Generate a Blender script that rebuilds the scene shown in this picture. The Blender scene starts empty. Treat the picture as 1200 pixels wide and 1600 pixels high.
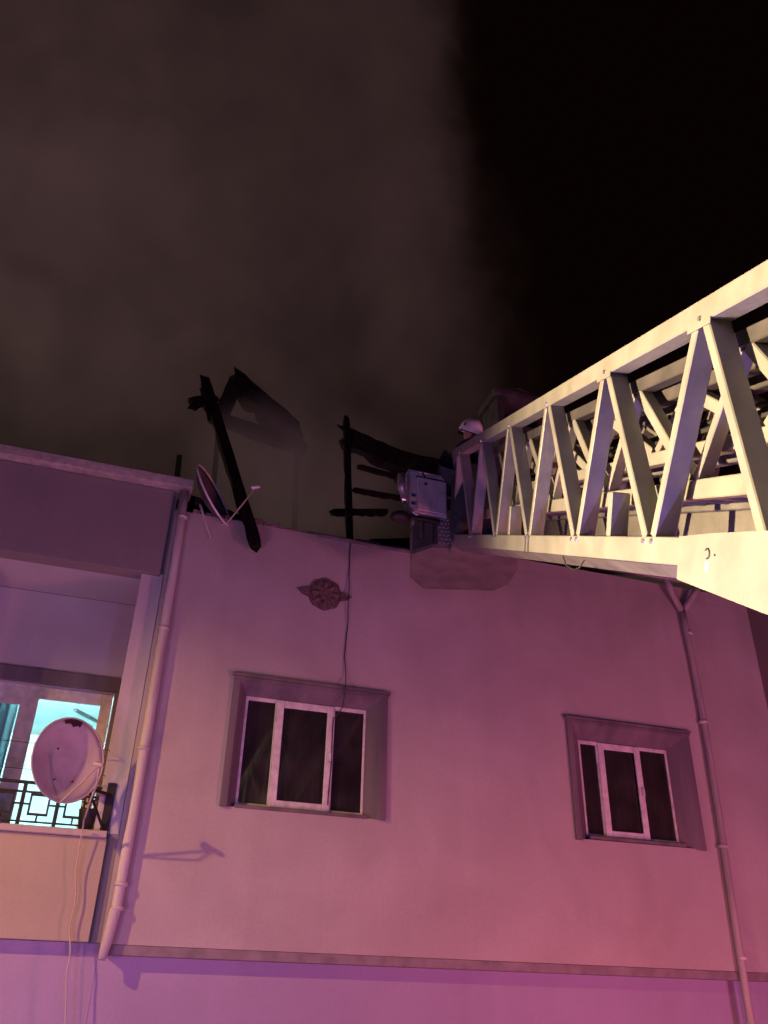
import bpy, bmesh, math, random
from mathutils import Vector, Matrix, Quaternion, noise
random.seed(7)
S = bpy.context.scene
COL = S.collection
R = math.radians

# ------------------------------------------------------------------ camera
cam_d = bpy.data.cameras.new('camera'); cam = bpy.data.objects.new('camera', cam_d); COL.objects.link(cam)
cam_d.sensor_fit = 'HORIZONTAL'; cam_d.sensor_width = 36.0; cam_d.lens = 39.5
cam_d.clip_start = 0.05; cam_d.clip_end = 500
pi_, ya_, ro_ = R(30.447), R(17.547), R(1.543)
fw = Vector((math.sin(ya_)*math.cos(pi_), math.cos(ya_)*math.cos(pi_), math.sin(pi_)))
rt = Vector((math.cos(ya_), -math.sin(ya_), 0)); up = rt.cross(fw)
rr = rt*math.cos(ro_) + up*math.sin(ro_); uu = -rt*math.sin(ro_) + up*math.cos(ro_)
m = Matrix((rr, uu, -fw)).transposed().to_4x4(); m.translation = Vector((0, 0, 1.6))
cam.matrix_world = m
S.camera = cam

# ------------------------------------------------------------------ world, lamps, exposure
w = bpy.data.worlds.new('World'); S.world = w; w.use_nodes = True
nt = w.node_tree; nt.nodes.clear()
sky = nt.nodes.new('ShaderNodeTexSky'); sky.sky_type = 'NISHITA'; sky.sun_disc = False
sky.sun_elevation = R(-7); sky.sun_rotation = R(250)
bg = nt.nodes.new('ShaderNodeBackground'); bg.inputs['Strength'].default_value = 0.004
ow = nt.nodes.new('ShaderNodeOutputWorld')
glow = nt.nodes.new('ShaderNodeBackground'); glow.inputs['Color'].default_value = (1.0, 0.35, 0.25, 1); glow.inputs['Strength'].default_value = 0.0022
ad = nt.nodes.new('ShaderNodeAddShader')
nt.links.new(sky.outputs[0], bg.inputs[0]); nt.links.new(bg.outputs[0], ad.inputs[0]); nt.links.new(glow.outputs[0], ad.inputs[1])
nt.links.new(ad.outputs[0], ow.inputs[0])

def lamp(name, kind, loc, power, color, radius=0.1, aim=None, spot=None, blend=0.5):
    d = bpy.data.lights.new(name, kind); d.energy = power; d.color = color
    if kind == 'SUN': d.angle = radius
    else: d.shadow_soft_size = radius
    if kind == 'SPOT': d.spot_size = R(spot); d.spot_blend = blend
    o = bpy.data.objects.new(name, d); COL.objects.link(o); o.location = loc
    if aim is not None:
        o.rotation_euler = (Vector(aim)-Vector(loc)).to_track_quat('-Z', 'Y').to_euler()
    return o
lamp('moon_light', 'SUN', (0, 0, 20), 0.006, (1.0, .85, .7), R(0.5), aim=(3, 6, 8))
# street lamp beyond the left edge of the picture
lamp('street_lamp_light', 'SPOT', (-7.4, 5.4, 7.1), 3400, (1.0, 0.50, 0.16), 0.09, aim=(1.5, 11, -1.4), spot=72, blend=0.8)
# beacons of the fire engines on either side of the camera, then added fill lamps
lamp('red_beacon_light', 'POINT', (10.2, 3.6, 1.3), 900, (1.0, 0.20, 0.26), 0.3)
lamp('magenta_beacon_light', 'POINT', (-3.2, 5.6, 1.0), 420, (1.0, 0.32, 0.38), 0.3)
lamp('amber_beacon_light', 'POINT', (6.4, 6.2, 0.5), 400, (1.0, 0.16, 0.20), 0.4)
lamp('blue_beacon_light', 'POINT', (-2.0, 5.0, 1.2), 230, (0.34, 0.26, 1.0), 0.3)
lamp('blue_beacon_light_right', 'POINT', (11.2, 3.0, 1.6), 330, (0.36, 0.32, 1.0), 0.3)
lamp('blue_beacon_light_rear', 'POINT', (-0.9, -4.5, 1.9), 220, (0.42, 0.26, 1.0), 0.15)
lamp('ladder_blue_fill', 'POINT', (1.6, 3.2, 0.9), 270, (0.34, 0.20, 1.0), 0.12)  # added lamp that tints the ladder underside and near faces blue
lamp('low_wall_blue_fill', 'POINT', (-0.9, 8.0, 0.5), 40, (0.30, 0.20, 1.0), 0.2)  # added lamp that turns the lower left wall violet
lamp('ladder_warm_fill', 'SPOT', (-6.0, 6.8, 4.0), 19000, (1.0, 0.73, 0.36), 0.10, aim=(1.8, 0.4, 2.6), spot=96, blend=1.0)  # unseen warm spot added to light the ladder, brightest on its near part
# unseen spot added far behind the building to light the smoke
lamp('smoke_fill_light', 'SPOT', (-26, 52, 6), 24500, (1.0, 0.68, 0.54), 1.0, aim=(0, 16, 22), spot=60, blend=0.6)

S.view_settings.view_transform = 'Standard'; S.view_settings.look = 'None'
S.view_settings.exposure = 0; S.view_settings.gamma = 1; S.view_settings.use_curve_mapping = False
S.cycles.volume_step_rate = 2.0; S.cycles.volume_max_steps = 96; S.cycles.volume_bounces = 1

# ------------------------------------------------------------------ materials
def mat(name, c1, c2=None, rough=0.7, metal=0.0, scale=6.0, bump=0.0, bscale=60.0, streak=False, spec=0.5, detail=5):
    M = bpy.data.materials.new(name); M.use_nodes = True
    n = M.node_tree; b = n.nodes['Principled BSDF']
    b.inputs['Roughness'].default_value = rough; b.inputs['Metallic'].default_value = metal
    b.inputs['Specular IOR Level'].default_value = spec
    tc = n.nodes.new('ShaderNodeTexCoord')
    if c2 is not None:
        mp = n.nodes.new('ShaderNodeMapping'); n.links.new(tc.outputs['Object'], mp.inputs[0])
        if streak: mp.inputs['Scale'].default_value = (1, 1, 0.12)
        t = n.nodes.new('ShaderNodeTexNoise'); t.inputs['Scale'].default_value = scale; t.inputs['Detail'].default_value = detail
        n.links.new(mp.outputs[0], t.inputs['Vector'])
        r_ = n.nodes.new('ShaderNodeValToRGB'); r_.color_ramp.elements[0].position = 0.35; r_.color_ramp.elements[1].position = 0.68
        r_.color_ramp.elements[0].color = (*c2, 1); r_.color_ramp.elements[1].color = (*c1, 1)
        n.links.new(t.outputs['Fac'], r_.inputs[0]); n.links.new(r_.outputs[0], b.inputs['Base Color'])
    else:
        b.inputs['Base Color'].default_value = (*c1, 1)
    if bump:
        t2 = n.nodes.new('ShaderNodeTexNoise'); t2.inputs['Scale'].default_value = bscale; t2.inputs['Detail'].default_value = 6
        n.links.new(tc.outputs['Object'], t2.inputs['Vector'])
        bp = n.nodes.new('ShaderNodeBump'); bp.inputs['Strength'].default_value = bump; bp.inputs['Distance'].default_value = 0.02
        n.links.new(t2.outputs['Fac'], bp.inputs['Height']); n.links.new(bp.outputs[0], b.inputs['Normal'])
    return M
def wall_mat(name, base, dark, soot=True):
    """painted stucco: fine grain, broad patches, thin vertical run marks, soot near the burnt roof"""
    M = bpy.data.materials.new(name); M.use_nodes = True
    n = M.node_tree; L = n.links.new; b = n.nodes['Principled BSDF']; b.inputs['Roughness'].default_value = 0.88
    b.inputs['Specular IOR Level'].default_value = 0.25
    tc = n.nodes.new('ShaderNodeTexCoord')
    def noi(sc, scale, det=6, dist=0.0):
        mp = n.nodes.new('ShaderNodeMapping'); mp.inputs['Scale'].default_value = sc; L(tc.outputs['Object'], mp.inputs[0])
        t = n.nodes.new('ShaderNodeTexNoise'); t.inputs['Scale'].default_value = scale; t.inputs['Detail'].default_value = det
        t.inputs['Distortion'].default_value = dist; L(mp.outputs[0], t.inputs['Vector']); return t.outputs['Fac']
    def ramp(f, a, bb, lo, hi):
        r_ = n.nodes.new('ShaderNodeMapRange'); r_.inputs[1].default_value = a; r_.inputs[2].default_value = bb
        r_.inputs[3].default_value = lo; r_.inputs[4].default_value = hi; L(f, r_.inputs[0]); return r_.outputs[0]
    def mul(a, c):
        k = n.nodes.new('ShaderNodeMath'); k.operation = 'MULTIPLY'; L(a, k.inputs[0]); L(c, k.inputs[1]); return k.outputs[0]
    patch = ramp(noi((1, 1, 1), 0.8, 9, 0.9), 0.3, 0.7, 0.66, 1.0)
    run = ramp(noi((1, 1, 0.10), 2.4, 7, 0.6), 0.33, 0.62, 0.88, 1.0)
    grain = ramp(noi((1, 1, 1), 26, 8), 0.3, 0.7, 0.82, 1.0)
    f = mul(mul(patch, run), grain)
    if soot:
        sp = n.nodes.new('ShaderNodeSeparateXYZ'); L(tc.outputs['Object'], sp.inputs[0])
        edge = n.nodes.new('ShaderNodeMath'); edge.operation = 'ADD'; L(sp.outputs['Z'], edge.inputs[0]); L(ramp(noi((1, 1, 0.35), 2.0, 6, 0.5), 0.3, 0.7, -0.55, 0.55), edge.inputs[1])
        f = mul(f, ramp(edge.outputs[0], 6.7, 8.1, 1.0, 0.62))
    mx = n.nodes.new('ShaderNodeMix'); mx.data_type = 'RGBA'
    L(f, mx.inputs[0]); mx.inputs[6].default_value = (*dark, 1); mx.inputs[7].default_value = (*base, 1)
    L(mx.outputs[2], b.inputs['Base Color'])
    bp = n.nodes.new('ShaderNodeBump'); bp.inputs['Strength'].default_value = 0.35; bp.inputs['Distance'].default_value = 0.012
    L(noi((1, 1, 1), 90, 8), bp.inputs['Height'])
    bp2 = n.nodes.new('ShaderNodeBump'); bp2.inputs['Strength'].default_value = 0.25; bp2.inputs['Distance'].default_value = 0.05
    L(noi((1, 1, 1), 2.2, 3), bp2.inputs['Height']); L(bp.outputs[0], bp2.inputs['Normal']); L(bp2.outputs[0], b.inputs['Normal'])
    return M
def emis(name, col, st):
    M = bpy.data.materials.new(name); M.use_nodes = True; n = M.node_tree; n.nodes.clear()
    e = n.nodes.new('ShaderNodeEmission'); e.inputs[0].default_value = (*col, 1); e.inputs[1].default_value = st
    o = n.nodes.new('ShaderNodeOutputMaterial'); n.links.new(e.outputs[0], o.inputs[0]); return M
def glass(name, tint, film=0.0):
    M = bpy.data.materials.new(name); M.use_nodes = True; n = M.node_tree; n.nodes.clear()
    t = n.nodes.new('ShaderNodeBsdfTransparent'); t.inputs[0].default_value = (*tint, 1)
    g = n.nodes.new('ShaderNodeBsdfGlossy'); g.inputs['Roughness'].default_value = 0.04
    fr = n.nodes.new('ShaderNodeFresnel'); fr.inputs[0].default_value = 1.5
    mx = n.nodes.new('ShaderNodeMixShader'); o = n.nodes.new('ShaderNodeOutputMaterial')
    n.links.new(fr.outputs[0], mx.inputs[0]); n.links.new(t.outputs[0], mx.inputs[1]); n.links.new(g.outputs[0], mx.inputs[2]); n.links.new(mx.outputs[0], o.inputs[0])
    if film:   # diffuse film that paints a dim even haze of light on the pane
        df = n.nodes.new('ShaderNodeBsdfDiffuse'); m2 = n.nodes.new('ShaderNodeMixShader'); tcn = n.nodes.new('ShaderNodeTexCoord')
        df.inputs[0].default_value = (.42, .38, .36, 1); tn = n.nodes.new('ShaderNodeTexNoise'); tn.inputs['Scale'].default_value = 2.5; tn.inputs['Detail'].default_value = 5
        mr = n.nodes.new('ShaderNodeMapRange'); mr.inputs[1].default_value = .3; mr.inputs[2].default_value = .7; mr.inputs[3].default_value = film*.5; mr.inputs[4].default_value = film*1.4
        n.links.new(tcn.outputs['Object'], tn.inputs['Vector']); n.links.new(tn.outputs['Fac'], mr.inputs[0]); n.links.new(mr.outputs[0], m2.inputs[0])
        n.links.new(mx.outputs[0], m2.inputs[1]); n.links.new(df.outputs[0], m2.inputs[2]); n.links.new(m2.outputs[0], o.inputs[0])
    return M
MW = wall_mat('stucco_cream', (0.50, 0.46, 0.44), (0.26, 0.22, 0.21))
MW2 = wall_mat('stucco_parapet', (0.44, 0.40, 0.30), (0.30, 0.26, 0.19), soot=False)
MWL = wall_mat('stucco_lower_light_tint', (0.40, 0.33, 0.48), (0.28, 0.22, 0.33), soot=False)  # lilac stands in for bluish light and missing lamp glow below the ledge
MWI = wall_mat('stucco_recess', (0.56, 0.54, 0.55), (0.36, 0.34, 0.36), soot=False)
MBAND = wall_mat('dark_band_paint', (0.27, 0.24, 0.24), (0.18, 0.16, 0.165), soot=False)
MSUR = mat('window_surround_paint', (0.20, 0.17, 0.19), (0.12, 0.10, 0.12), 0.85, scale=4, bump=0.4, streak=True)
MPVC = mat('white_plastic_frame', (0.78, 0.76, 0.76), (0.55, 0.53, 0.53), 0.35, scale=9, bump=0.05)
MPIPE = mat('downpipe_metal', (0.66, 0.63, 0.62), (0.40, 0.36, 0.36), 0.5, scale=7, bump=0.25, streak=True)
MLEDGE = mat('ledge_shade_paint', (0.30, 0.25, 0.27), (0.20, 0.17, 0.18), 0.85, scale=5, bump=0.4)
MPIPE2 = mat('painted_downpipe', (0.44, 0.40, 0.40), (0.28, 0.25, 0.26), 0.7, scale=7, bump=0.25, streak=True)
MBOARD = mat('eave_board_paint', (0.50, 0.46, 0.44), (0.32, 0.29, 0.28), 0.8, scale=9, bump=0.3)
MGLASS = glass('window_glass', (0.5, 0.52, 0.5), .055); MGLASSC = glass('clear_glass', (0.9, 0.95, 0.95))
MCURT = mat('curtain_cloth', (0.18, 0.19, 0.16), rough=0.95)
MNET = mat('net_curtain', (0.35, 0.60, 0.62), (0.15, 0.35, 0.40), 0.95, scale=4.0, streak=True)
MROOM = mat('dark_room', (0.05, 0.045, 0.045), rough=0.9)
MROOML = mat('lit_room_paint', (0.72, 0.80, 0.78), (0.62, 0.72, 0.72), 0.9, scale=1.5)
MTUBE = emis('room_tube_light', (0.62, 0.95, 1.0), 380)
MIRON = mat('dark_iron', (0.025, 0.022, 0.022), (0.012, 0.01, 0.01), 0.6, metal=0.2, scale=12, bump=0.3)
MCHAR = mat('charred_wood', (0.014, 0.011, 0.010), (0.004, 0.003, 0.003), 0.95, scale=14, bump=1.0, bscale=22, spec=0.1)
MDECK = mat('burnt_roof_deck', (0.02, 0.015, 0.013), (0.008, 0.006, 0.006), 0.95, scale=5, bump=1.0, bscale=9, spec=0.1)
MTILE = mat('clay_tile', (0.26, 0.12, 0.07), (0.12, 0.06, 0.04), 0.8, scale=7, bump=0.5, bscale=40)
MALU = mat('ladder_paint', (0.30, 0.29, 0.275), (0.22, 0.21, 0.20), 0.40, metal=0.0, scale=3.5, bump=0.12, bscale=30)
MALUD = mat('ladder_inner_dimmed', (0.21, 0.20, 0.19), (0.13, 0.12, 0.12), 0.45, metal=0.2, scale=5, bump=0.15, bscale=30)  # darker than the ladder paint, to dim bounced light inside the ladder
MTREAD = mat('basket_floor_metal', (0.21, 0.195, 0.19), (0.14, 0.13, 0.125), 0.55, metal=0.3, scale=4, bump=0.2)
MSTUD = mat('tread_stud_metal', (0.75, 0.70, 0.68), rough=0.3, metal=0.6)
MDPAN = mat('dark_panel', (0.07, 0.06, 0.065), (0.04, 0.035, 0.04), 0.6, scale=6, bump=0.1)
MBOX = mat('control_box_paint', (0.46, 0.44, 0.46), (0.32, 0.30, 0.33), 0.5, scale=8, bump=0.15)
MSILV = mat('silver_metal', (0.75, 0.75, 0.78), rough=0.3, metal=0.9)
MRUB = mat('black_rubber', (0.015, 0.014, 0.014), (0.008, 0.008, 0.008), 0.6, scale=9, bump=0.2)
MGRN = mat('green_lever_paint', (0.04, 0.10, 0.06), rough=0.5)
MDISH = mat('dish_paint', (0.50, 0.45, 0.43), (0.38, 0.33, 0.31), 0.6, scale=4, bump=0.15)
MDSHADE = mat('shaded_dish_paint', (0.16, 0.14, 0.13), (0.05, 0.042, 0.04), 0.8, scale=5, bump=0.2)  # dark coat paints in the shade on the roof dish face
MRUST = mat('rusty_metal', (0.05, 0.022, 0.015), (0.02, 0.01, 0.008), 0.9, scale=12, bump=0.6)
MCAB = mat('cable_sheath', (0.05, 0.04, 0.04), rough=0.7); MCABW = mat('pale_cable_sheath', (0.45, 0.40, 0.38), rough=0.7)
MHELM = mat('helmet_shell', (0.88, 0.86, 0.88), (0.80, 0.78, 0.80), 0.28, scale=5)
MCOAT = mat('turnout_cloth', (0.035, 0.05, 0.06), (0.02, 0.028, 0.035), 0.9, scale=16, bump=0.5)
MREFL = mat('reflective_tape', (0.35, 0.45, 0.40), rough=0.4); MSKIN = mat('skin', (0.45, 0.27, 0.20), (0.38, 0.22, 0.16), 0.6, scale=20)
MGROUND = mat('asphalt', (0.055, 0.052, 0.05), (0.035, 0.033, 0.032), 0.85, scale=8, bump=0.6, bscale=120)
MPAVE = mat('paving_concrete', (0.24, 0.22, 0.21), (0.15, 0.14, 0.13), 0.85, scale=6, bump=0.4)
MSTONE = mat('chimney_render', (0.10, 0.10, 0.10), (0.05, 0.05, 0.05), 0.9, scale=5, bump=0.5)  # dark tone paints in the weaker light on the chimney
MORN = mat('plaster_ornament', (0.20, 0.14, 0.12), (0.10, 0.065, 0.06), 0.9, scale=18, bump=0.6)
MRUBBLE = mat('broken_plaster', (0.34, 0.28, 0.26), (0.12, 0.09, 0.085), 0.95, scale=20, bump=0.8)
MINK = mat('marking_ink', (0.03, 0.03, 0.06), rough=0.5); MWHITE = mat('white_paint', (0.8, 0.8, 0.82), rough=0.5)

# ------------------------------------------------------------------ mesh helpers
def link(name, bm, mats, parent=None, smooth=False, mw=None):
    me = bpy.data.meshes.new(name); bmesh.ops.recalc_face_normals(bm, faces=bm.faces[:])
    bm.to_mesh(me); bm.free()
    for a in (mats if isinstance(mats, (list, tuple)) else [mats]): me.materials.append(a)
    if smooth:
        for p in me.polygons: p.use_smooth = True
    o = bpy.data.objects.new(name, me); COL.objects.link(o)
    if parent: o.parent = parent
    if mw is not None: o.matrix_local = mw
    return o
def B(): return bmesh.new()
def box(bm, x0, x1, y0, y1, z0, z1, bev=0.0, M=None, mi=0):
    r = bmesh.ops.create_cube(bm, size=1.0)
    vs = r['verts']
    for v in vs: v.co = Vector(((x0+x1)/2+v.co.x*(x1-x0), (y0+y1)/2+v.co.y*(y1-y0), (z0+z1)/2+v.co.z*(z1-z0)))
    if M is not None: bmesh.ops.transform(bm, matrix=M, verts=vs)
    fs = list({f for v in vs for f in v.link_faces})
    for f in fs: f.material_index = mi
    if bev:
        es = list({e for v in vs for e in v.link_edges})
        bmesh.ops.bevel(bm, geom=es, offset=bev, segments=1, affect='EDGES')
def bar(bm, a, b, wx, wz, ref=(0, 0, 1), bev=0.0):
    """box beam from a to b, wx across, wz along the ref direction"""
    a, b = Vector(a), Vector(b); d = b-a; L = d.length; d.normalize()
    z = Vector(ref); z = (z - d*z.dot(d)).normalized(); y = z.cross(d)
    M = Matrix((d, y, z)).transposed().to_4x4(); M.translation = (a+b)/2
    box(bm, -L/2, L/2, -wx/2, wx/2, -wz/2, wz/2, bev, M)
def tube(bm, pts, r, seg=8, caps=True):
    pts = [Vector(p) for p in pts]; rad = r if isinstance(r, (list, tuple)) else [r]*len(pts)
    rings = []; n0 = None
    for i, p in enumerate(pts):
        t = (pts[min(i+1, len(pts)-1)]-pts[max(i-1, 0)]).normalized()
        if n0 is None:
            n0 = t.orthogonal().normalized()
        n0 = (n0 - t*n0.dot(t)).normalized(); c = t.cross(n0)
        rings.append([bm.verts.new(p+(n0*math.cos(2*math.pi*k/seg)+c*math.sin(2*math.pi*k/seg))*rad[i]) for k in range(seg)])
    for a, b in zip(rings, rings[1:]):
        for k in range(seg): bm.faces.new((a[k], a[(k+1) % seg], b[(k+1) % seg], b[k]))
    if caps: bm.faces.new(rings[0][::-1]); bm.faces.new(rings[-1])
def prism(bm, poly, axis, c0, c1):
    """polygon in two coordinates extruded along the third axis ('y' or 'z')"""
    def P(u, v, c): return Vector((u, c, v)) if axis == 'y' else Vector((u, v, c))
    a = [bm.verts.new(P(u, v, c0)) for u, v in poly]; b = [bm.verts.new(P(u, v, c1)) for u, v in poly]
    bm.faces.new(a); bm.faces.new(b[::-1])
    n = len(poly)
    for k in range(n): bm.faces.new((a[k], b[k], b[(k+1) % n], a[(k+1) % n]))
def thing(name, label, cat, loc=(0, 0, 0), group=None, mat_=None):
    o = bpy.data.objects.new(name, None); COL.objects.link(o); o.empty_display_size = 0.2
    o.location = loc
    if mat_ is not None: o.matrix_world = mat_
    o['label'] = label; o['category'] = cat
    if group: o['group'] = group
    return o
def tag(o, label=None, cat=None, group=None, kind=None):
    if label: o['label'] = label
    if cat: o['category'] = cat
    if group: o['group'] = group
    if kind: o['kind'] = kind
    return o
def wall_holes(bm, x0, x1, z0, z1, y0, y1, holes):
    """wall slab between y0 (front) and y1 with rectangular openings and their reveals"""
    xs = sorted({x0, x1, *[h[0] for h in holes], *[h[1] for h in holes]}); zs = sorted({z0, z1, *[h[2] for h in holes], *[h[3] for h in holes]})
    def hole(cx, cz): return any(h[0] < cx < h[1] and h[2] < cz < h[3] for h in holes)
    grid = {}
    for i in range(len(xs)-1):
        for k in range(len(zs)-1):
            grid[i, k] = not (hole((xs[i]+xs[i+1])/2, (zs[k]+zs[k+1])/2))
    def q(*p): bm.faces.new([bm.verts.new(Vector(v)) for v in p])
    for (i, k), s in grid.items():
        if not s: continue
        a, b, c, d = xs[i], xs[i+1], zs[k], zs[k+1]
        q((a, y0, c), (b, y0, c), (b, y0, d), (a, y0, d)); q((a, y1, c), (a, y1, d), (b, y1, d), (b, y1, c))
        if not grid.get((i-1, k)): q((a, y0, c), (a, y0, d), (a, y1, d), (a, y1, c))
        if not grid.get((i+1, k)): q((b, y0, c), (b, y1, c), (b, y1, d), (b, y0, d))
        if not grid.get((i, k-1)): q((a, y0, c), (a, y1, c), (b, y1, c), (b, y0, c))
        if not grid.get((i, k+1)): q((a, y0, d), (b, y0, d), (b, y1, d), (a, y1, d))
    bmesh.ops.remove_doubles(bm, verts=bm.verts[:], dist=1e-5)

# ------------------------------------------------------------------ setting
bm = B(); box(bm, -150, 150, -150, 150, -0.5, 0.0); tag(link('ground', bm, MGROUND), kind='structure')
bm = B(); box(bm, -30, 30, 8.6, 11.6, -0.2, 0.13, 0.01); tag(link('pavement', bm, MPAVE), kind='structure')

# ------------------------------------------------------------------ main house
house = thing('house', 'pink lit stucco house with two dark windows and a burnt out roof', 'house', (5.3, 11, 0))
HO = Vector((5.3, 11, 0)); OFF = Matrix.Translation(-HO)
def hp(name, bm, m_, parent=None, smooth=False):
    """child of the house drawn in world coordinates"""
    o = link(name, bm, m_, parent or house, smooth)
    o.matrix_local = OFF if parent is None else Matrix.Identity(4)
    return o
WX0, WX1 = 0.30, 10.22
W1 = (1.53, 3.49, 3.72, 5.315); W2 = (6.52, 8.43, 3.70, 5.315)
bm = B(); wall_holes(bm, WX0, WX1, 2.14, 7.76, 11.0, 11.28, [W1, W2]); hp('wall', bm, MW)
bm = B(); box(bm, 4.6, WX1, 11.0, 11.28, 7.763, 7.98); hp('wall', bm, MW)
bm = B(); box(bm, WX0, WX1, 11.16, 11.4, 0.13, 2.137); hp('lower_wall', bm, MWL)
bm = B(); box(bm, WX0+.3, WX1-.3, 19.0, 19.2, 0.13, 7.7); box(bm, WX0+.0, WX0+.2, 11.42, 19.0, 0.13, 7.6); box(bm, WX1-.2, WX1, 11.42, 19.0, 0.13, 7.98); hp('rear_wall', bm, MW)
bm = B(); box(bm, WX0+.22, WX1-.22, 11.30, 18.98, 7.2, 7.5); hp('roof_deck', bm, MDECK)
# drip moulding at the foot of the upper storey, darkened to paint in its shadow band
bm = B(); box(bm, WX0+.06, WX1+.01, 10.985, 11.155, 2.03, 2.136, 0.006); hp('drip_moulding', bm, MLEDGE)
# broken plaster along the burnt wall head
bm = B(); x = 0.55
rd = random.Random(3)
while x < 4.6:
    L = rd.uniform(0.06, 0.28); h = rd.uniform(0.015, 0.07)*(1.6 if x < 1.6 else 1); d0 = rd.uniform(0.0, .05)
    box(bm, x, x+L*0.96, 10.985+d0, 11.22-rd.uniform(0, .1), 7.763, 7.763+h, 0.008, Matrix.Translation((x, 11, 7.76)) @ Matrix.Rotation(rd.uniform(-.09, .09), 4, 'Y') @ Matrix.Translation((-x, -11, -7.76)))
    x += L
o = hp('wall_head_rubble', bm, MRUBBLE); o['kind'] = 'stuff'
# old gutter strip that survived
bm = B()
pts = [(2.45+i*.16, 10.955+0.004*math.sin(i*1.3), 7.735+0.004*math.sin(i*.9)-i*.001) for i in range(15)]
tube(bm, pts, 0.032, 8); hp('gutter', bm, MSUR, smooth=True)

def window(x0, x1, z0, z1, s0, s1, surround):
    """three light window: sash between s0 and s1; surround = splayed frame outer rectangle"""
    win_bm = B(); yf = 11.13
    # fixed frame
    t = 0.035
    box(win_bm, x0, x0+t, yf, yf+.06, z0, z1, 0.004); box(win_bm, x1-t*.8, x1, yf, yf+.06, z0, z1, 0.004)
    box(win_bm, x0+t, x1-t, yf+.001, yf+.06, z0, z0+.045, 0.004); box(win_bm, x0+t, x1-t, yf+.001, yf+.06, z1-.05, z1, 0.004)
    box(win_bm, s0-.05, s0+.03, yf+.002, yf+.058, z0+.045, z1-.05, 0.004); box(win_bm, s1-.03, s1+.05, yf+.002, yf+.058, z0+.045, z1-.05, 0.004)
    wn = hp('window', win_bm, MPVC)
    b2 = B(); f = 0.095; ys = yf-.03; a, b_, c, d = s0-.03, s1+.03, z0+.012, z1-.012
    box(b2, a, a+f, ys, yf-.001, c, d, 0.008); box(b2, b_-f, b_, ys, yf-.001, c, d, 0.008)
    box(b2, a+f, b_-f, ys+.001, yf-.001, c, c+f, 0.008); box(b2, a+f, b_-f, ys+.001, yf-.001, d-f, d, 0.008)
    hp('sash', b2, MPVC, wn)
    b3 = B(); box(b3, b_-.05, b_-.02, ys-.04, ys+.002, (c+d)/2-.06, (c+d)/2+.06, 0.006); hp('handle', b3, MPVC, wn)
    for (pa, pb, pc, pd) in ((x0+t, s0-.05, z0+.045, z1-.05), (a+f, b_-f, c+f, d-f), (s1+.05, x1-t*.8, z0+.045, z1-.05)):
        b4 = B(); box(b4, pa, pb, yf+.028, yf+.034, pc, pd); hp('pane', b4, MGLASS, wn)
    # pleated curtain behind the glass
    b5 = B(); n = 90; va = []
    for i in range(n+1):
        xx = x0+.03+(x1-x0-.06)*i/n; yy = yf+.13+.018*math.sin(i*1.15)+.012*math.sin(i*.37+1)
        va.append((b5.verts.new((xx, yy, z0-.02)), b5.verts.new((xx, yy, z1+.02))))
    for p, q in zip(va, va[1:]): b5.faces.new((p[0], q[0], q[1], p[1]))
    hp('curtain', b5, MCURT, wn)
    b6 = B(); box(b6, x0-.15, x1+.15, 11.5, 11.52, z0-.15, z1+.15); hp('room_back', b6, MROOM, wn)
    # splayed surround
    ox0, ox1, oz0, oz1 = surround; b7 = B(); yo = 10.955
    def q(*p): b7.faces.new([b7.verts.new(Vector(v)) for v in p])
    m_ = 0.085; ia, ib, ic = x0, x1, z1
    fa, fb, fc = ox0+m_, ox1-m_, oz1-m_   # inner edge of the flat face
    zb = oz0
    q((ox0, yo, zb), (fa, yo, zb), (fa, yo, fc), (ox0, yo, oz1)); q((ox0, yo, oz1), (fa, yo, fc), (fb, yo, fc), (ox1, yo, oz1)); q((fb, yo, zb), (ox1, yo, zb), (ox1, yo, oz1), (fb, yo, fc))
    q((fa, yo, zb), (ia, yf, zb), (ia, yf, ic), (fa, yo, fc)); q((fa, yo, fc), (ia, yf, ic), (ib, yf, ic), (fb, yo, fc)); q((fb, yo, fc), (ib, yf, ic), (ib, yf, zb), (fb, yo, zb))
    q((ox0, yo, zb), (ox0, yo, oz1), (ox0, 10.997, oz1), (ox0, 10.997, zb)); q((ox1, yo, zb), (ox1, 10.997, zb), (ox1, 10.997, oz1), (ox1, yo, oz1)); q((ox0, yo, oz1), (ox1, yo, oz1), (ox1, 10.997, oz1), (ox0, 10.997, oz1))
    q((ox0, yo, zb), (ox0, 10.997, zb), (fa, 10.997, zb), (fa, yo, zb)); q((ox1, yo, zb), (fb, yo, zb), (fb, 10.997, zb), (ox1, 10.997, zb))
    bmesh.ops.remove_doubles(b7, verts=b7.verts[:], dist=1e-5)
    for k, (dz, pr) in enumerate(((0.0, .03), (-.045, .014))):   # cap moulding of the head
        box(b7, ox0-.03+k*.02, ox1+.03-k*.02, yo-pr, yo+.02, oz1-.03+dz, oz1+.012+dz, 0.004)
    hp('surround', b7, MSUR, wn)
    b8 = B(); box(b8, x0-.02, x1+.02, 10.99, yf-.001, z0-.05, z0-.004, 0.006); hp('sill', b8, MSUR, wn)
    return wn
window(1.64, 3.335, 3.76, 5.19, 2.10, 2.84, (1.43, 3.60, 3.71, 5.42))
window(6.67, 8.21, 3.76, 5.14, 7.02, 7.68, (6.41, 8.54, 3.68, 5.42))

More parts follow.
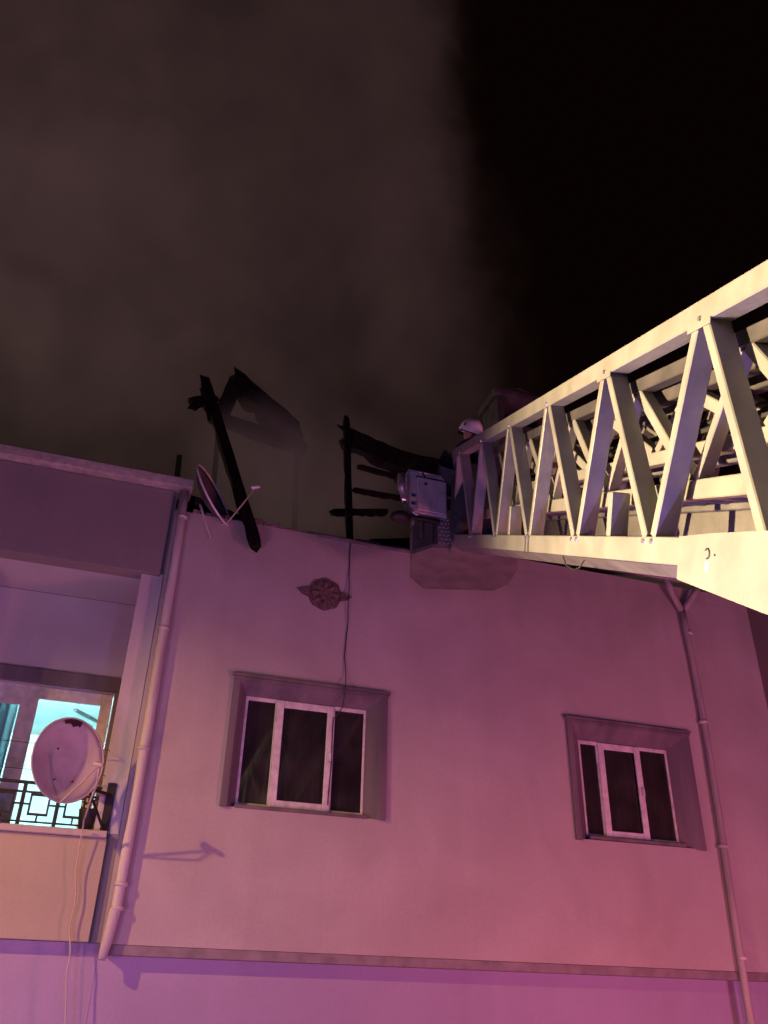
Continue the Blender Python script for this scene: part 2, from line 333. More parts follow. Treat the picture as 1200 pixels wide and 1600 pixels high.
# plaster medallion: rosette with a leaf wing either side
bm = B()
cx, cz = 2.60, 6.80
for rad, yy in ((.255, 10.985), (.20, 10.965), (.10, 10.945)):
    n = 28; ring = [(cx+rad*math.cos(2*math.pi*k/n)*(1+.04*math.cos(8*2*math.pi*k/n)), cz+rad*math.sin(2*math.pi*k/n)*(1+.04*math.cos(8*2*math.pi*k/n))) for k in range(n)]
    prism(bm, ring, 'y', yy, 10.998)
hp('medallion', bm, MORN)
med = bpy.data.objects['medallion']
for k in range(8):
    a = 2*math.pi*k/8; b_ = B(); bmesh.ops.create_icosphere(b_, subdivisions=2, radius=1)
    bmesh.ops.transform(b_, matrix=Matrix.Translation((cx+.145*math.cos(a), 10.962, cz+.145*math.sin(a))) @ Matrix.Rotation(-a, 4, 'Y') @ Matrix.Diagonal((.062, .03, .034, 1)), verts=b_.verts[:])
    hp('petal', b_, MORN, med, True)
for sgn in (-1, 1):
    b_ = B(); prism(b_, [(cx+sgn*.24, cz+.07), (cx+sgn*.31, cz+.05), (cx+sgn*.41, cz+.01), (cx+sgn*.34, cz-.05), (cx+sgn*.24, cz-.08)], 'y', 10.965, 10.998); hp('leaf', b_, MORN, med)

# downpipes of the house
def pipe(pts, r, name='downpipe', mm=None):
    b_ = B(); tube(b_, pts, r, 14); o = hp(name, b_, mm or MPIPE, smooth=True); return o
p1 = pipe([(0.385, 10.93, 8.05), (0.40, 10.93, 7.3), (0.415, 10.93, 6.0), (0.42, 10.93, 4.6), (0.415, 10.93, 3.4), (0.40, 10.93, 2.52), (0.385, 10.925, 2.42), (0.36, 10.92, 2.15), (0.335, 10.90, 1.98)], [.062]*5+[.06, .066, .06, .045])
for z in (7.62, 5.9, 4.3, 2.75, 2.5):
    b_ = B(); tube(b_, [(0.412, 10.93, z-.022), (0.412, 10.93, z+.022)], .074, 14); hp('pipe_collar', b_, MPIPE, p1, True)
p2 = pipe([(8.79, 10.92, 7.52), (8.80, 10.925, 7.2), (8.84, 10.93, 6.5), (8.85, 10.93, 5.5), (8.83, 10.93, 4.2), (8.80, 10.93, 3.0), (8.78, 10.93, 2.0), (8.78, 10.93, 1.75), (8.79, 10.93, 1.0), (8.79, 10.93, 0.14)], [.052]*10, mm=MPIPE2)
for z in (7.1, 5.6, 3.75, 2.3):
    b_ = B(); tube(b_, [(8.84 if z > 4 else 8.81, 10.93, z-.02), (8.84 if z > 4 else 8.81, 10.93, z+.02)], .072, 14); hp('pipe_collar', b_, MPIPE, p2, True)
b_ = B(); tube(b_, [(8.46, 10.80, 7.98), (8.60, 10.86, 7.75), (8.77, 10.92, 7.5)], [.06, .058, .05], 12); hp('pipe_branch', b_, MPIPE2, p2, True)
b_ = B(); tube(b_, [(9.14, 10.80, 7.98), (8.99, 10.86, 7.76), (8.82, 10.92, 7.5)], [.058, .056, .05], 12); hp('pipe_branch', b_, MPIPE2, p2, True)

# tiled roof that survived on the right
rf_bm = B(); zE = 7.98; TX0 = 4.75; TX1 = 10.5; SL = math.tan(R(22))
prism(rf_bm, [(10.62, zE+.02), (15.2, zE+.02+4.58*SL), (15.2, zE-.10+4.58*SL), (10.62, zE-.03)], 'y', 0, 1)  # drawn as (y,z) then swapped
for v in rf_bm.verts:
    y, xx, z = v.co.x, v.co.y, v.co.z; v.co = Vector((TX0+(TX1-TX0)*xx, y, z))
roof = hp('roof', rf_bm, MBOARD)
tile_me = None
ntx = 23; pitch = (TX1-TX0)/ntx
for row in range(3):
    for i in range(ntx):
        if tile_me is None:
            b_ = B(); n = 6; Lt = 0.46
            for k in range(n):   # arched pan, thick
                a0 = math.pi*k/n; a1 = math.pi*(k+1)/n
                def P(a, r, y): return Vector((math.cos(a)*r*1.05, y, math.sin(a)*r*.75))
                r0, r1 = pitch*.47, pitch*.40
                o4 = [b_.verts.new(P(a, r, y)) for y in (0, Lt) for a in (a0, a1) for r in (r0, r1)]
                # order: (y0,a0,r0),(y0,a0,r1),(y0,a1,r0),(y0,a1,r1),...
                f = lambda *ix: b_.faces.new([o4[j] for j in ix])
                f(0, 2, 3, 1); f(4, 5, 7, 6); f(0, 4, 6, 2); f(1, 3, 7, 5)
            bmesh.ops.remove_doubles(b_, verts=b_.verts[:], dist=1e-5)
            bmesh.ops.recalc_face_normals(b_, faces=b_.faces[:])
            tile_me = bpy.data.meshes.new('roof_tile'); b_.to_mesh(tile_me); b_.free(); tile_me.materials.append(MTILE)
        t = bpy.data.objects.new('roof_tile', tile_me); COL.objects.link(t); t.parent = roof
        yy = 10.54+row*.38+rd.uniform(-.02, .02)
        t.location = (TX0+pitch*(i+.5)+rd.uniform(-.008, .008), yy, zE+.03+(yy-10.62)*SL+.0+row*.012)
        t.rotation_euler = (R(22)+rd.uniform(-.02, .02), rd.uniform(-.03, .03), rd.uniform(-.02, .02))
b_ = B(); box(b_, TX0+.1, TX1, 10.68, 10.71, zE-.06, zE+.01, .004); hp('eave_board', b_, MBOARD)
# tall chimney
ch_bm = B(); box(ch_bm, 6.02, 7.02, 11.85, 12.55, 7.9, 11.45, .02)
for xx in (6.02, 6.88):
    box(ch_bm, xx, xx+.14, 11.85, 12.55, 11.453, 12.05, .015)
box(ch_bm, 6.163, 6.877, 12.35, 12.55, 11.453, 12.05, .01)
ch = hp('chimney', ch_bm, MSTONE)
b_ = B(); box(b_, 5.94, 7.10, 11.77, 12.63, 12.053, 12.2, .02); prism(b_, [(6.0, 12.2), (7.04, 12.2), (6.52, 12.34)], 'y', 11.82, 12.58); hp('chimney_cap', b_, MSTONE, ch)

# ------------------------------------------------------------------ balcony house on the left
bh = thing('balcony_house', 'attached house with balcony recess and blue lit room at the left', 'house', (-3, 11, 0))
HB = Matrix.Translation((3, -11, 0))
def bp_(name, bm, m_, parent=None, smooth=False):
    o = link(name, bm, m_, parent or bh, smooth); o.matrix_local = HB if parent is None else Matrix.Identity(4); return o
BX0 = -7.0
bm = B(); box(bm, BX0, 0.25, 10.985, 11.25, 6.70, 8.06, .006); bp_('front_beam', bm, MBAND)
bm = B(); box(bm, BX0, 0.29, 11.252, 12.3, 6.74, 6.98); bp_('balcony_ceiling', bm, MWI)
bm = B(); box(bm, BX0, 0.30, 12.0, 12.3, 2.2, 2.26); box(bm, BX0, .29, 11.25, 12.3, 2.15, 2.4); bp_('balcony_floor', bm, MWL)
DW = (-1.95, 0.0-.06, 2.45, 5.36)
bm = B(); wall_holes(bm, BX0, 0.0, 2.41, 6.735, 12.303, 12.5, [DW]); bp_('rear_wall', bm, MWI)
bm = B(); box(bm, .173, .298, 11.07, 11.2, 2.15, 3.4); bp_('joint_strip', bm, MBAND)
bm = B(); box(bm, .255, .298, 11.05, 11.2, 6.74, 8.0); bp_('joint_strip', bm, MBAND)
bm = B(); box(bm, 0.0, 0.295, 11.06, 12.5, 3.3, 6.735, .004); box(bm, -2.12, -1.96, 11.26, 12.30, 2.41, 6.735, .004); bp_('side_wall_and_light_block', bm, MWI)  # left box is an unseen wall, added to shade the recess
bm = B(); box(bm, BX0, 0.17, 11.0, 11.2, 2.15, 3.235, .004); bp_('parapet', bm, MW2)
bm = B(); box(bm, BX0, 0.16, 10.95, 11.25, 3.238, 3.315, .01); bp_('parapet_cap', bm, MW)
bm = B(); box(bm, BX0, 0.297, 11.162, 11.4, 0.13, 2.147); bp_('lower_wall', bm, MWL)
bm = B(); box(bm, BX0, 0.29, 11.5, 19, 7.6, 7.75); box(bm, BX0, .29, 18.8, 19.0, .13, 7.59); bp_('roof_slab', bm, MDECK)
bm = B(); box(bm, BX0, 0.49, 10.83, 11.25, 8.075, 8.215, .006); eb = bp_('eave_board', bm, MBOARD)
bm = B(); box(bm, BX0, 0.45, 10.86, 11.2, 8.217, 8.235, .003); bp_('flashing', bm, MPIPE, eb)
# balcony door set: panes, mullion, lit room behind
d_bm = B(); yf = 12.36
def fr(x0, x1, z0, z1): box(d_bm, x0, x1, yf, yf+.06, z0, z1, .006)
fr(-.22, -.07, 2.45, 5.36); fr(-1.24-.03, -1.04, 2.45, 5.36); fr(-1.95, -1.89, 2.45, 5.24)
fr(-1.04, -.22, 5.19, 5.36); fr(-1.89, -1.27, 5.08, 5.36)
fr(-1.04, -.22, 2.45, 2.6); fr(-1.89, -1.27, 3.94, 4.02)
dr = bp_('balcony_door', d_bm, MPVC)
b_ = B(); box(b_, -1.04, -.22, yf+.03, yf+.036, 2.6, 5.19); bp_('pane', b_, MGLASSC, dr)
b_ = B(); box(b_, -1.89, -1.27, yf+.03, yf+.036, 4.02, 5.08); bp_('pane', b_, MGLASSC, dr)
b_ = B(); box(b_, -1.89, -1.27, yf+.02, yf+.05, 2.47, 3.94); bp_('door_panel', b_, MDPAN, dr)
b_ = B(); box(b_, -1.955, .0, 12.24, 12.3, 5.37, 5.58, .01); box(b_, -.05, .075, 12.25, 12.3, 2.45, 5.368, .01); bp_('door_surround', b_, MSUR, dr)
b_ = B(); n = 60; va = []
for i in range(n+1):
    xx = -2.3+1.0*i/n; yy = yf+.16+.03*math.sin(i*.9); va.append((b_.verts.new((xx, yy, 3.0)), b_.verts.new((xx, yy, 5.3))))
for p, q in zip(va, va[1:]): b_.faces.new((p[0], q[0], q[1], p[1]))
bp_('net_curtain', b_, MNET, dr)
bm = B()   # room shell
box(bm, -4, .2, 16.0, 16.1, 2.3, 5.8); box(bm, -4.1, -4, 12.52, 16.0, 2.3, 5.8); box(bm, .1, .2, 12.52, 16.0, 2.3, 5.8)
box(bm, -4, .1, 12.52, 16.0, 5.6, 5.7); box(bm, -4, .1, 12.52, 16.0, 2.3, 2.4); bp_('room', bm, MROOML)
bm = B(); tube(bm, [(-2.6, 13.0, 5.53), (-.5, 13.0, 5.53)], .04, 8); bp_('tube_lamp', bm, MTUBE)
b_ = B(); tube(b_, [(-.62, 14.1, 5.58), (-.10, 14.9, 5.58)], .03, 8); bp_('curtain_rail', b_, MDPAN, dr)
# iron railing on the parapet
bm = B(); Yr = 11.08
box(bm, -3.2, 0.02, Yr-.02, Yr+.02, 3.79, 3.825, .004); box(bm, -3.2, 0.02, Yr-.015, Yr+.015, 3.69, 3.712); box(bm, -3.2, 0.02, Yr-.012, Yr+.012, 3.36, 3.378)
rail = bp_('railing', bm, MIRON)
for k in range(8):
    X = -.455-k*.40; b_ = B()
    box(b_, X-.022, X+.022, Yr-.016, Yr+.016, 3.318, 3.789); bp_('baluster', b_, MIRON, rail)
    b_ = B(); a, c = X+.09-.01, X+.31
    for (x0_, x1_, z0_, z1_) in ((a, c, 3.66, 3.686), (a, c, 3.44, 3.468), (a, a+.024, 3.468, 3.66), (c-.024, c, 3.468, 3.66), (X+.022, a, 3.555, 3.575), (c, X+.378, 3.555, 3.575), ((a+c)/2-.01, (a+c)/2+.01, 3.378, 3.44)):
        box(b_, x0_, x1_, Yr-.012, Yr+.012, z0_, z1_)
    bp_('square_panel', b_, MIRON, rail)
# clothes lines
for i, (z, lb) in enumerate(((4.235, 'upper thin clothes line strung across the balcony'), (3.93, 'lower thin clothes line strung just above the balcony railing'))):
    bm = B(); tube(bm, [(-3.2+.4*k, 10.9, z+.012*math.cos(k*.6)) for k in range(9)]+[(0.02, 11.04, z+.02)], .004, 5)
    tag(link('clothes_line', bm, MCAB), lb, 'clothes line', 'clothes lines')
# dark pot and bracket clutter at the balcony corner
pot = thing('plant_pot', 'dark pot with a scraggy plant at the right end of the balcony rail', 'plant', (-.1, 11.1, 3.315))
bm = B(); tube(bm, [(0, 0, 0), (0, 0, .22), (0, 0, .24)], [.075, .105, .11], 14); link('pot', bm, MRUB, pot, True)
bm = B(); rd2 = random.Random(5)
for k in range(70):
    a = rd2.uniform(0, 6.28); r_ = rd2.uniform(.01, .13); z = rd2.uniform(.22, .72)
    p = Vector((r_*math.cos(a), r_*math.sin(a)*.7, z)); q = p+Vector((rd2.uniform(-.05, .05), rd2.uniform(-.05, .05), rd2.uniform(-.01, .07)))
    s = (q-p).cross(Vector((rd2.uniform(-1, 1), rd2.uniform(-1, 1), .3))).normalized()*.016
    c = (p+q)/2; bm.faces.new([bm.verts.new(v) for v in (p, c+s, q, c-s)])
o = link('leaves', bm, MCOAT, pot); o['kind'] = 'stuff'
bm = B()
for k in range(5): tube(bm, [(0, 0, .2), (rd2.uniform(-.05, .05), rd2.uniform(-.04, .04), .45), (rd2.uniform(-.1, .1), rd2.uniform(-.06, .06), .7)], .005, 5)
link('stems', bm, MRUST, pot)

# ------------------------------------------------------------------ dark neighbour at the right edge
nb = thing('neighbour_house', 'dark taller neighbouring building behind the right house corner', 'house', (13, 13, 0))
bm = B(); wall_holes(bm, -2.4, 3.5, .13, 10.2, -.2, 0.1, [(-.35, 1.0, 7.2, 8.9)]); link('wall', bm, MBAND, nb)
bm = B(); box(bm, -.35, 1.0, .0, .05, 7.2, 8.9); wn = link('window', bm, MROOM, nb)
bm = B(); box(bm, -2.4, 3.5, .15, 6, .13, 10.1); link('building_block', bm, MBAND, nb)

# ------------------------------------------------------------------ burnt roof timbers
def charred(name, label, a, b, wx, wz, jag=0.02, ref=(0, 1, 0), seed=0, cat='charred timber', group='charred roof timbers', n=16, bend=0.0, ragged=True):
    """an irregular burnt timber from a to b"""
    a, b = Vector(a), Vector(b); d = b-a; L = d.length; dn = d.normalized()
    z = Vector(ref); z = (z-dn*z.dot(dn)).normalized(); y = z.cross(dn); rg = random.Random(seed); bm = B(); rings = []
    cs = [(-1, -1), (0, -1.02), (1, -1), (1.02, 0), (1, 1), (0, 1.02), (-1, 1), (-1.02, 0)]
    ox = oz = 0.0
    for i in range(n+1):
        t = i/n; c = a+d*t - Vector((0, 0, 1))*bend*math.sin(math.pi*t); r = []
        ox += rg.uniform(-.04, .04); oz += rg.uniform(-.04, .04); ox *= .8; oz *= .8; bite = 1-rg.choice((0, 0, 0, .12, .28))
        end = (i in (0, n))
        for k, (cx_, cz_) in enumerate(cs):
            j = 1+rg.uniform(-1, 1)*jag*2.2
            if k in (3, 4, 5): j *= bite
            if end: j *= .9
            r.append(bm.verts.new(c+y*((cx_*j+ox)*wx/2)+z*((cz_*j+oz)*wz/2)+dn*(rg.uniform(-.09, .09)*(wx/.16) if end else rg.uniform(-.01, .01))))
        rings.append(r)
    for p, q in zip(rings, rings[1:]):
        for k in range(8): bm.faces.new((p[k], p[(k+1) % 8], q[(k+1) % 8], q[k]))
    bm.faces.new(rings[0][::-1]); bm.faces.new(rings[-1])
    o = link(name, bm, MCHAR)
    return tag(o, label, cat, group)
charred('charred_timber', 'long charred rafter leaning over the wall head in front of the roof dish', (0.42, 11.55, 10.62), (1.50, 10.84, 7.30), .16, .15, seed=1)
charred('charred_timber', 'short charred stub nailed across the top of the leaning rafter', (0.26, 11.5, 10.04), (0.60, 11.5, 10.20), .16, .18, seed=2, n=8)
charred('charred_timber', 'knotted burnt splice hugging the leaning rafter near its top', (0.46, 11.47, 10.40), (0.64, 11.42, 9.80), .19, .16, seed=12, n=8)
charred('charred_timber', 'upright blackened post behind the end of the eave board', (0.27, 13.2, 10.1), (0.38, 13.2, 7.6), .10, .10, seed=3)
charred('charred_timber', 'broad sloping slab of charred roof edge, highest of the timbers', (1.00, 13.0, 11.86), (2.34, 13.05, 10.92), .36, .4, seed=4, n=14)
charred('charred_timber', 'short burnt strut falling away from the top of the sloping slab', (1.04, 13.0, 11.74), (0.82, 13.0, 10.8), .28, .2, seed=5, n=10)
charred('charred_timber', 'lower charred tie under the sloping slab', (0.80, 13.0, 10.93), (2.43, 13.0, 10.69), .24, .2, seed=6, n=12)
charred('charred_timber', 'charred post standing on the wall head behind the cable', (2.90, 11.5, 10.40), (3.03, 11.3, 7.72), .10, .12, seed=7)
charred('charred_timber', 'thick sagging charred purlin running behind the rescue basket', (2.88, 11.6, 10.08), (5.4, 11.7, 9.93), .36, .25, seed=8, bend=.16, n=18)
charred('charred_timber', 'uppermost burnt batten between the post and the basket', (3.2, 11.6, 9.55), (4.2, 11.6, 9.46), .08, .08, seed=9)
charred('charred_timber', 'middle burnt batten between the post and the basket', (3.12, 11.6, 9.06), (4.0, 11.6, 9.08), .08, .08, seed=10)
charred('charred_timber', 'lowest burnt batten crossing the post close to the wall head', (2.72, 11.45, 8.46), (3.72, 11.6, 8.75), .10, .1, seed=11)
charred('charred_timber', 'blackened low heap of roof boards behind the rescue basket', (3.3, 11.75, 7.85), (5.2, 11.9, 8.4), .5, .5, seed=13, n=10)
charred('charred_timber', 'blackened boards slumped behind the roof dish', (0.35, 11.6, 8.1), (1.5, 11.7, 7.85), .45, .4, seed=14, n=10)

charred('charred_timber', 'thin veiled post dropping from the left end of the lower charred tie', (0.86, 13.0, 10.85), (1.02, 13.0, 7.6), .09, .09, seed=15)
charred('charred_timber', 'thin veiled post dropping from the right end of the lower charred tie', (2.36, 13.05, 10.8), (2.50, 13.0, 7.6), .09, .09, seed=16)

# ------------------------------------------------------------------ satellite dishes
def dish(name, label, c, nrm, R_, lnb, foot, rust=False, depth=0.11, upref=(0, 0, 1), coat=None):
    root = thing(name, label, 'satellite dish', foot, 'satellite dishes'); inv = Matrix.Translation(-Vector(foot))
    def dl(n_, bm, m_, sm=False, par=None):
        o = link(n_, bm, m_, par or root, sm); o.matrix_local = inv if par is None else Matrix.Identity(4); return o
    n = Vector(nrm).normalized(); u = Vector(upref); u = (u-n*u.dot(n)).normalized(); s = u.cross(n); c = Vector(c)
    bm = B(); rings = []; nr, ns = 7, 40
    for face in (0, 1):
        rr_ = []
        for i in range(nr+1):
            t = i/nr; h = -depth*(1-t*t)-(.012 if face else 0)
            if i == 0: rr_.append([bm.verts.new(c+n*h)]); continue
            rr_.append([bm.verts.new(c+n*(h+(.0))+s*(R_*.92*t*math.cos(2*math.pi*k/ns))+u*(R_*t*math.sin(2*math.pi*k/ns))) for k in range(ns)])
        for k in range(ns):
            q = [rr_[0][0], rr_[1][k], rr_[1][(k+1) % ns]]; bm.faces.new(q)
            for i in range(1, nr): bm.faces.new((rr_[i][k], rr_[i+1][k], rr_[i+1][(k+1) % ns], rr_[i][(k+1) % ns]))
        rings.append(rr_)
    for k in range(ns): bm.faces.new((rings[0][nr][k], rings[0][nr][(k+1) % ns], rings[1][nr][(k+1) % ns], rings[1][nr][k]))
    rf = dl('reflector', bm, coat or MDISH, True)
    bm = B(); tube(bm, [c+s*(R_*.92*math.cos(2*math.pi*k/40))+u*(R_*math.sin(2*math.pi*k/40)) for k in range(41)], .011 if rust else .016, 6, False); dl('rim', bm, MDISH if rust else MPVC, True, rf)  # roof dish rim is paler to paint in its lit edge
    if rust:
        bm = B(); pts = [(-.2, .97), (.12, .985), (.34, .90), (.28, .83), (.12, .86), (.02, .80), (-.1, .85), (-.17, .82)]
        bm.faces.new([bm.verts.new(c+n*(-depth*(1-(x_*x_+z_*z_))+.006)+s*(-R_*.92*x_)+u*(R_*z_)) for x_, z_ in pts]); dl('rust_patch', bm, MRUST, False, rf)
        for x_, z_ in ((-.3, -.45), (.2, -.48), (.25, .25)):
            bm = B(); bmesh.ops.create_icosphere(bm, subdivisions=1, radius=.013, matrix=Matrix.Translation(c+n*(-depth*(1-(x_*x_+z_*z_))+.004)+s*(-R_*.92*x_)+u*(R_*z_)))
            dl('bolt', bm, MRUST, True, rf)
    lnb = Vector(lnb); base = c-u*R_*1.0-n*.01
    bm = B(); tube(bm, [base+u*.02-n*.05, base+n*.02, base+(lnb-base)*.5+Vector((0, 0, -.015)), lnb], .012, 8); ar = dl('feed_arm', bm, MDISH, True)
    dd = (c-lnb).normalized(); bm = B(); tube(bm, [lnb-dd*.06, lnb+dd*.01, lnb+dd*.05, lnb+dd*.07], [.022, .026, .036, .036], 12); dl('receiver_head', bm, MWHITE if not rust else MDISH, True, ar)
    bm = B(); tube(bm, [lnb+dd*.07, lnb+dd*.074], .03, 12); dl('receiver_cap', bm, MRUB, True, ar)
    hub = c-n*(depth+.01); foot = Vector(foot)
    bm = B(); box(bm, -.05, .05, -.04, .04, -.05, .05, .008, Matrix.Translation(hub-n*.085)); dl('clamp', bm, MIRON)
    elbow = Vector((hub.x-n.x*.09, hub.y-n.y*.09, hub.z))
    bm = B(); tube(bm, [elbow, elbow.lerp(foot, .3), foot], .02, 8); dl('mast', bm, MPIPE, True)
    return root
dish('satellite_dish', 'battered satellite dish with rusty top edge in front of the lit balcony door', (-.412, 10.42, 3.965), (.47, -.86, .02), .474, (-.069, 10.05, 3.856), (0.05, 11.05, 3.72), rust=True)
dish('satellite_dish', 'satellite dish seen edge on at the burnt wall head', (0.80, 10.92, 8.08), (.76, -.50, .40), .50, (1.385, 10.72, 8.22), (.845, 10.98, 7.40), depth=.15, upref=(-.62, 0, 1), coat=MDSHADE)
# dark wall bracket by the balcony dish
br = thing('wall_bracket', 'dark iron bracket carrying the balcony dish on the wall return', 'bracket', (.12, 11.05, 3.6))
bm = B(); bar(bm, (-.42, -.45, .14), (0, 0, .14), .03, .03); bar(bm, (-.25, -.28, .12), (0, 0, -.28), .022, .022); link('arm', bm, MIRON, br)
bm = B(); box(bm, -.05, .05, -.012, .008, -.35, .28, .004); link('wall_plate', bm, MIRON, br)

# ------------------------------------------------------------------ cables
def cable(label, pts, r, m_, sub=4, wob=0.0):
    P_ = [Vector(p) for p in pts]; out = []
    for i in range(len(P_)-1):
        for k in range(sub):
            t = k/sub; v = P_[i].lerp(P_[i+1], t); out.append(v+Vector((noise.noise(v*3)*wob, 0, 0)))
    out.append(P_[-1]); bm = B(); tube(bm, out, r, 6); return tag(link('cable', bm, m_, smooth=True), label, 'cable')
cable('thin dark cable running down the wall from roof to the larger window', [(2.94, 10.985, 7.80), (2.95, 10.985, 7.2), (2.945, 10.95, 6.85), (2.965, 10.985, 6.3), (2.94, 10.985, 5.9), (2.97, 10.97, 5.6), (2.965, 10.90, 5.42), (2.95, 11.0, 5.15), (2.86, 11.09, 5.0), (2.85, 11.09, 4.4), (2.845, 11.09, 3.86)], .0075, MCAB, wob=.03)
cable('pale cable hanging from the balcony dish down past the parapet', [(-.06, 10.07, 3.82), (-.06, 10.15, 3.68), (-.12, 10.5, 3.42), (-.125, 10.85, 3.34), (-.10, 10.90, 2.95), (-.06, 10.92, 2.5), (-.02, 10.92, 2.1), (.03, 10.9, 1.75), (.10, 10.92, 1.2)], .010, MCABW, wob=.05)

# ------------------------------------------------------------------ aerial ladder (local x along the ladder, y to the left, z up)
sd = Vector((0.187, 0.856, 0.482)).normalized(); sside = sd.cross(Vector((0, 0, 1))).normalized(); sup = sside.cross(sd)
LM = Matrix((sd, -sside, sup)).transposed().to_4x4(); LM.translation = Vector((3.706, 8.8, 6.759))
lad = thing('fire_ladder', 'long white aerial ladder of a fire engine with rescue basket at its tip', 'fire ladder', mat_=LM)
def lp(name, bm, m_=None, parent=None, smooth=False): return link(name, bm, m_ or MALU, parent or lad, smooth)
SEND = -11.0
def rail(name, s0, s1, side0, side1, h0, h1, m_=None, bev=.006, skew=True):
    """rail box; far end cut upright like the real ladder end"""
    b_ = B(); box(b_, s1, s0, -side1, -side0, h0, h1, bev); return lp(name, b_, m_)
# outer section
WA = 0.88
rail('top_rail', .52, SEND, 0.0, .12, 1.128, 1.245)
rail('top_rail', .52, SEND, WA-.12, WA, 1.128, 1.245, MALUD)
rail('bottom_rail', .04, SEND, 0.0, .12, -.03, .108)
b_ = B(); prism(b_, [(-.012, -.033), (-.16, -.033), (-.16, -.098), (-.13, -.098)], 'y', -6.83, .02)
for v in b_.verts: v.co = Vector((v.co.y, v.co.x, v.co.z))
lp('bottom_flange', b_, MALUD)
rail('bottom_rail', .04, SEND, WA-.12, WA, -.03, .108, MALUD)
rail('cable_tray', -.6, SEND, WA-.14, WA-.02, .111, .33, MTREAD)
tops = [-.12, -1.51, -2.86, -4.19, -5.53, -6.86, -8.19, -9.52]; bots = [-1.25, -2.56, -3.84, -5.12, -6.39, -7.58, -8.85, -10.1]
def strut(s0, h0, s1, h1, side, ws, wd, m_=None, name='strut'):
    b_ = B(); bar(b_, (s0, -side, h0), (s1, -side, h1), wd, ws, ref=(1, 0, 0), bev=.006)
    return lp(name, b_, m_)
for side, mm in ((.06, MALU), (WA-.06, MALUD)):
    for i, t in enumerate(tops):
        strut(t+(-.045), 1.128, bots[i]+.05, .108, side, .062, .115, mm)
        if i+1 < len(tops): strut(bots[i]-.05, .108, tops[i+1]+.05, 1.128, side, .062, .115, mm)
        else: break
strut(.03, .10, .02+.12, 1.128, .06, .07, .1)
# upright end frame at the tip
b_ = B(); bar(b_, (.03, -.08, -.08), (.53, -.08, 1.24), .13, .10, ref=(1, 0, 0), bev=.008); lp('end_post', b_)
b_ = B(); bar(b_, (.03, -WA+.08, -.08), (.53, -WA+.08, 1.24), .13, .10, ref=(1, 0, 0), bev=.008); lp('end_post', b_, MALUD)
for s in (-3.12, -5.76, -8.4):
    b_ = B(); box(b_, s-.032, s+.032, -.12, -.005, .109, .375, .006); lp('support_post', b_)
    b_ = B(); box(b_, s-.05, s+.05, -WA+.005, -WA+.12, .109, .375, .006); lp('support_post', b_, MALUD)
# second section
def section(s0, sideA, sideB, hb, ht, th, n0, pit, m1, m2, steep):
    rail('top_rail', s0, SEND, sideA, sideA+.09, ht, ht+.085, MDPAN); rail('top_rail', s0, SEND, sideB-.09, sideB, ht, ht+.085, MDPAN)  # dark rails paint in the shade below the outer top rail
    rail('bottom_rail', s0, SEND, sideA, sideA+.08, hb, hb+th, m1); rail('bottom_rail', s0, SEND, sideB-.08, sideB, hb, hb+th, m2)
    s = n0; k = 0
    while s > SEND+1:
        for side, mm in ((sideA+.04, m1), (sideB-.04, m2)):
            strut(s-.03, ht, s-pit*.62, hb+th, side, .07, .075, mm); strut(s-pit*.68, hb+th, s-pit+.03, ht, side, .055, .075, mm)
        s -= pit
    s = n0
    while s > SEND+.3:
        b_ = B(); tube(b_, [(s, -sideA-.08, hb+.05), (s, -sideB+.08, hb+.05)], .02, 8); lp('rung', b_, MALUD)
        s -= .30
section(-1.0, .15, .73, .31, 1.0, .10, -1.75, 1.31, MALU, MALUD, True)
section(-1.9, .27, .61, .56, .93, .08, -2.4, 1.25, MALU, MALUD, True)
# hose and cable bundle inside the ladder
for k in range(4):
    b_ = B(); tube(b_, [(-1.4-.3*i, -.38-.05*k+.02*math.sin(i*1.7+k), .735+.03*k+.022*math.sin(i*2.3+k*2)) for i in range(31)], .022 if k < 2 else .012, 6); lp('hose', b_, MRUB, smooth=True)
for k in range(12):
    s = -2.0-k*.62; b_ = B(); box(b_, s-.05, s+.05, -.62, -.30, .69, .715, .003); box(b_, s-.05, s-.02, -.36, -.33, .715, .87); lp('hose_clamp', b_, MRUB)
b_ = B(); tube(b_, [(-4.9, .003, -.04), (-4.95, -.01, -.10), (-5.1, -.02, -.125), (-5.25, -.01, -.10), (-5.3, -.02, -.05)], .006, 6); lp('cable_loop', b_, MRUB)
# splice on the lower rail and gusset plate of the base
for s in (-3.80, -3.90):
    b_ = B(); box(b_, s-.02, s+.02, .001, .006, -.028, .105); lp('splice_strap', b_, MALUD)
b_ = B(); prism(b_, [(-6.83, -.094), (-6.83, .109), (-7.16, .125), (-8.2, .148), (-11.0, .148), (-11.0, -.55), (-7.61, -.180)], 'y', .004, .024); g = lp('gusset_plate', b_)
b_ = B(); box(b_, -11, -6.9, -.16, -.0, -.5, -.03); 
for v in b_.verts:
    if v.co.z < -.3: v.co.z = -.095-(-6.83-v.co.x)*.10
lp('base_beam', b_, MALUD)
b_ = B(); tube(b_, [(-7.13+.022*math.cos(a_), .0255, .035+.022*math.sin(a_)) for a_ in [R(t) for t in range(40, 300, 26)]], .0045, 5); tube(b_, [(-7.20, .0245, .03), (-7.20, .027, .03)], .006, 8); lp('stamped_mark', b_, MINK, g)
b_ = B(); box(b_, -7.155, -7.11, .0242, .0252, -.045, .0); lp('sticker', b_, MBOX, g)
for t in bots[:6]:
    for ds in (-.055, .055):
        b_ = B(); tube(b_, [(t+ds, .0, .085), (t+ds, .010, .085)], [.017, .015], 8); lp('bolt', b_, MSILV)
for t in tops[:6]:
    b_ = B(); tube(b_, [(t, .0, 1.15), (t, .009, 1.15)], [.015, .013], 8); lp('bolt', b_, MSILV)
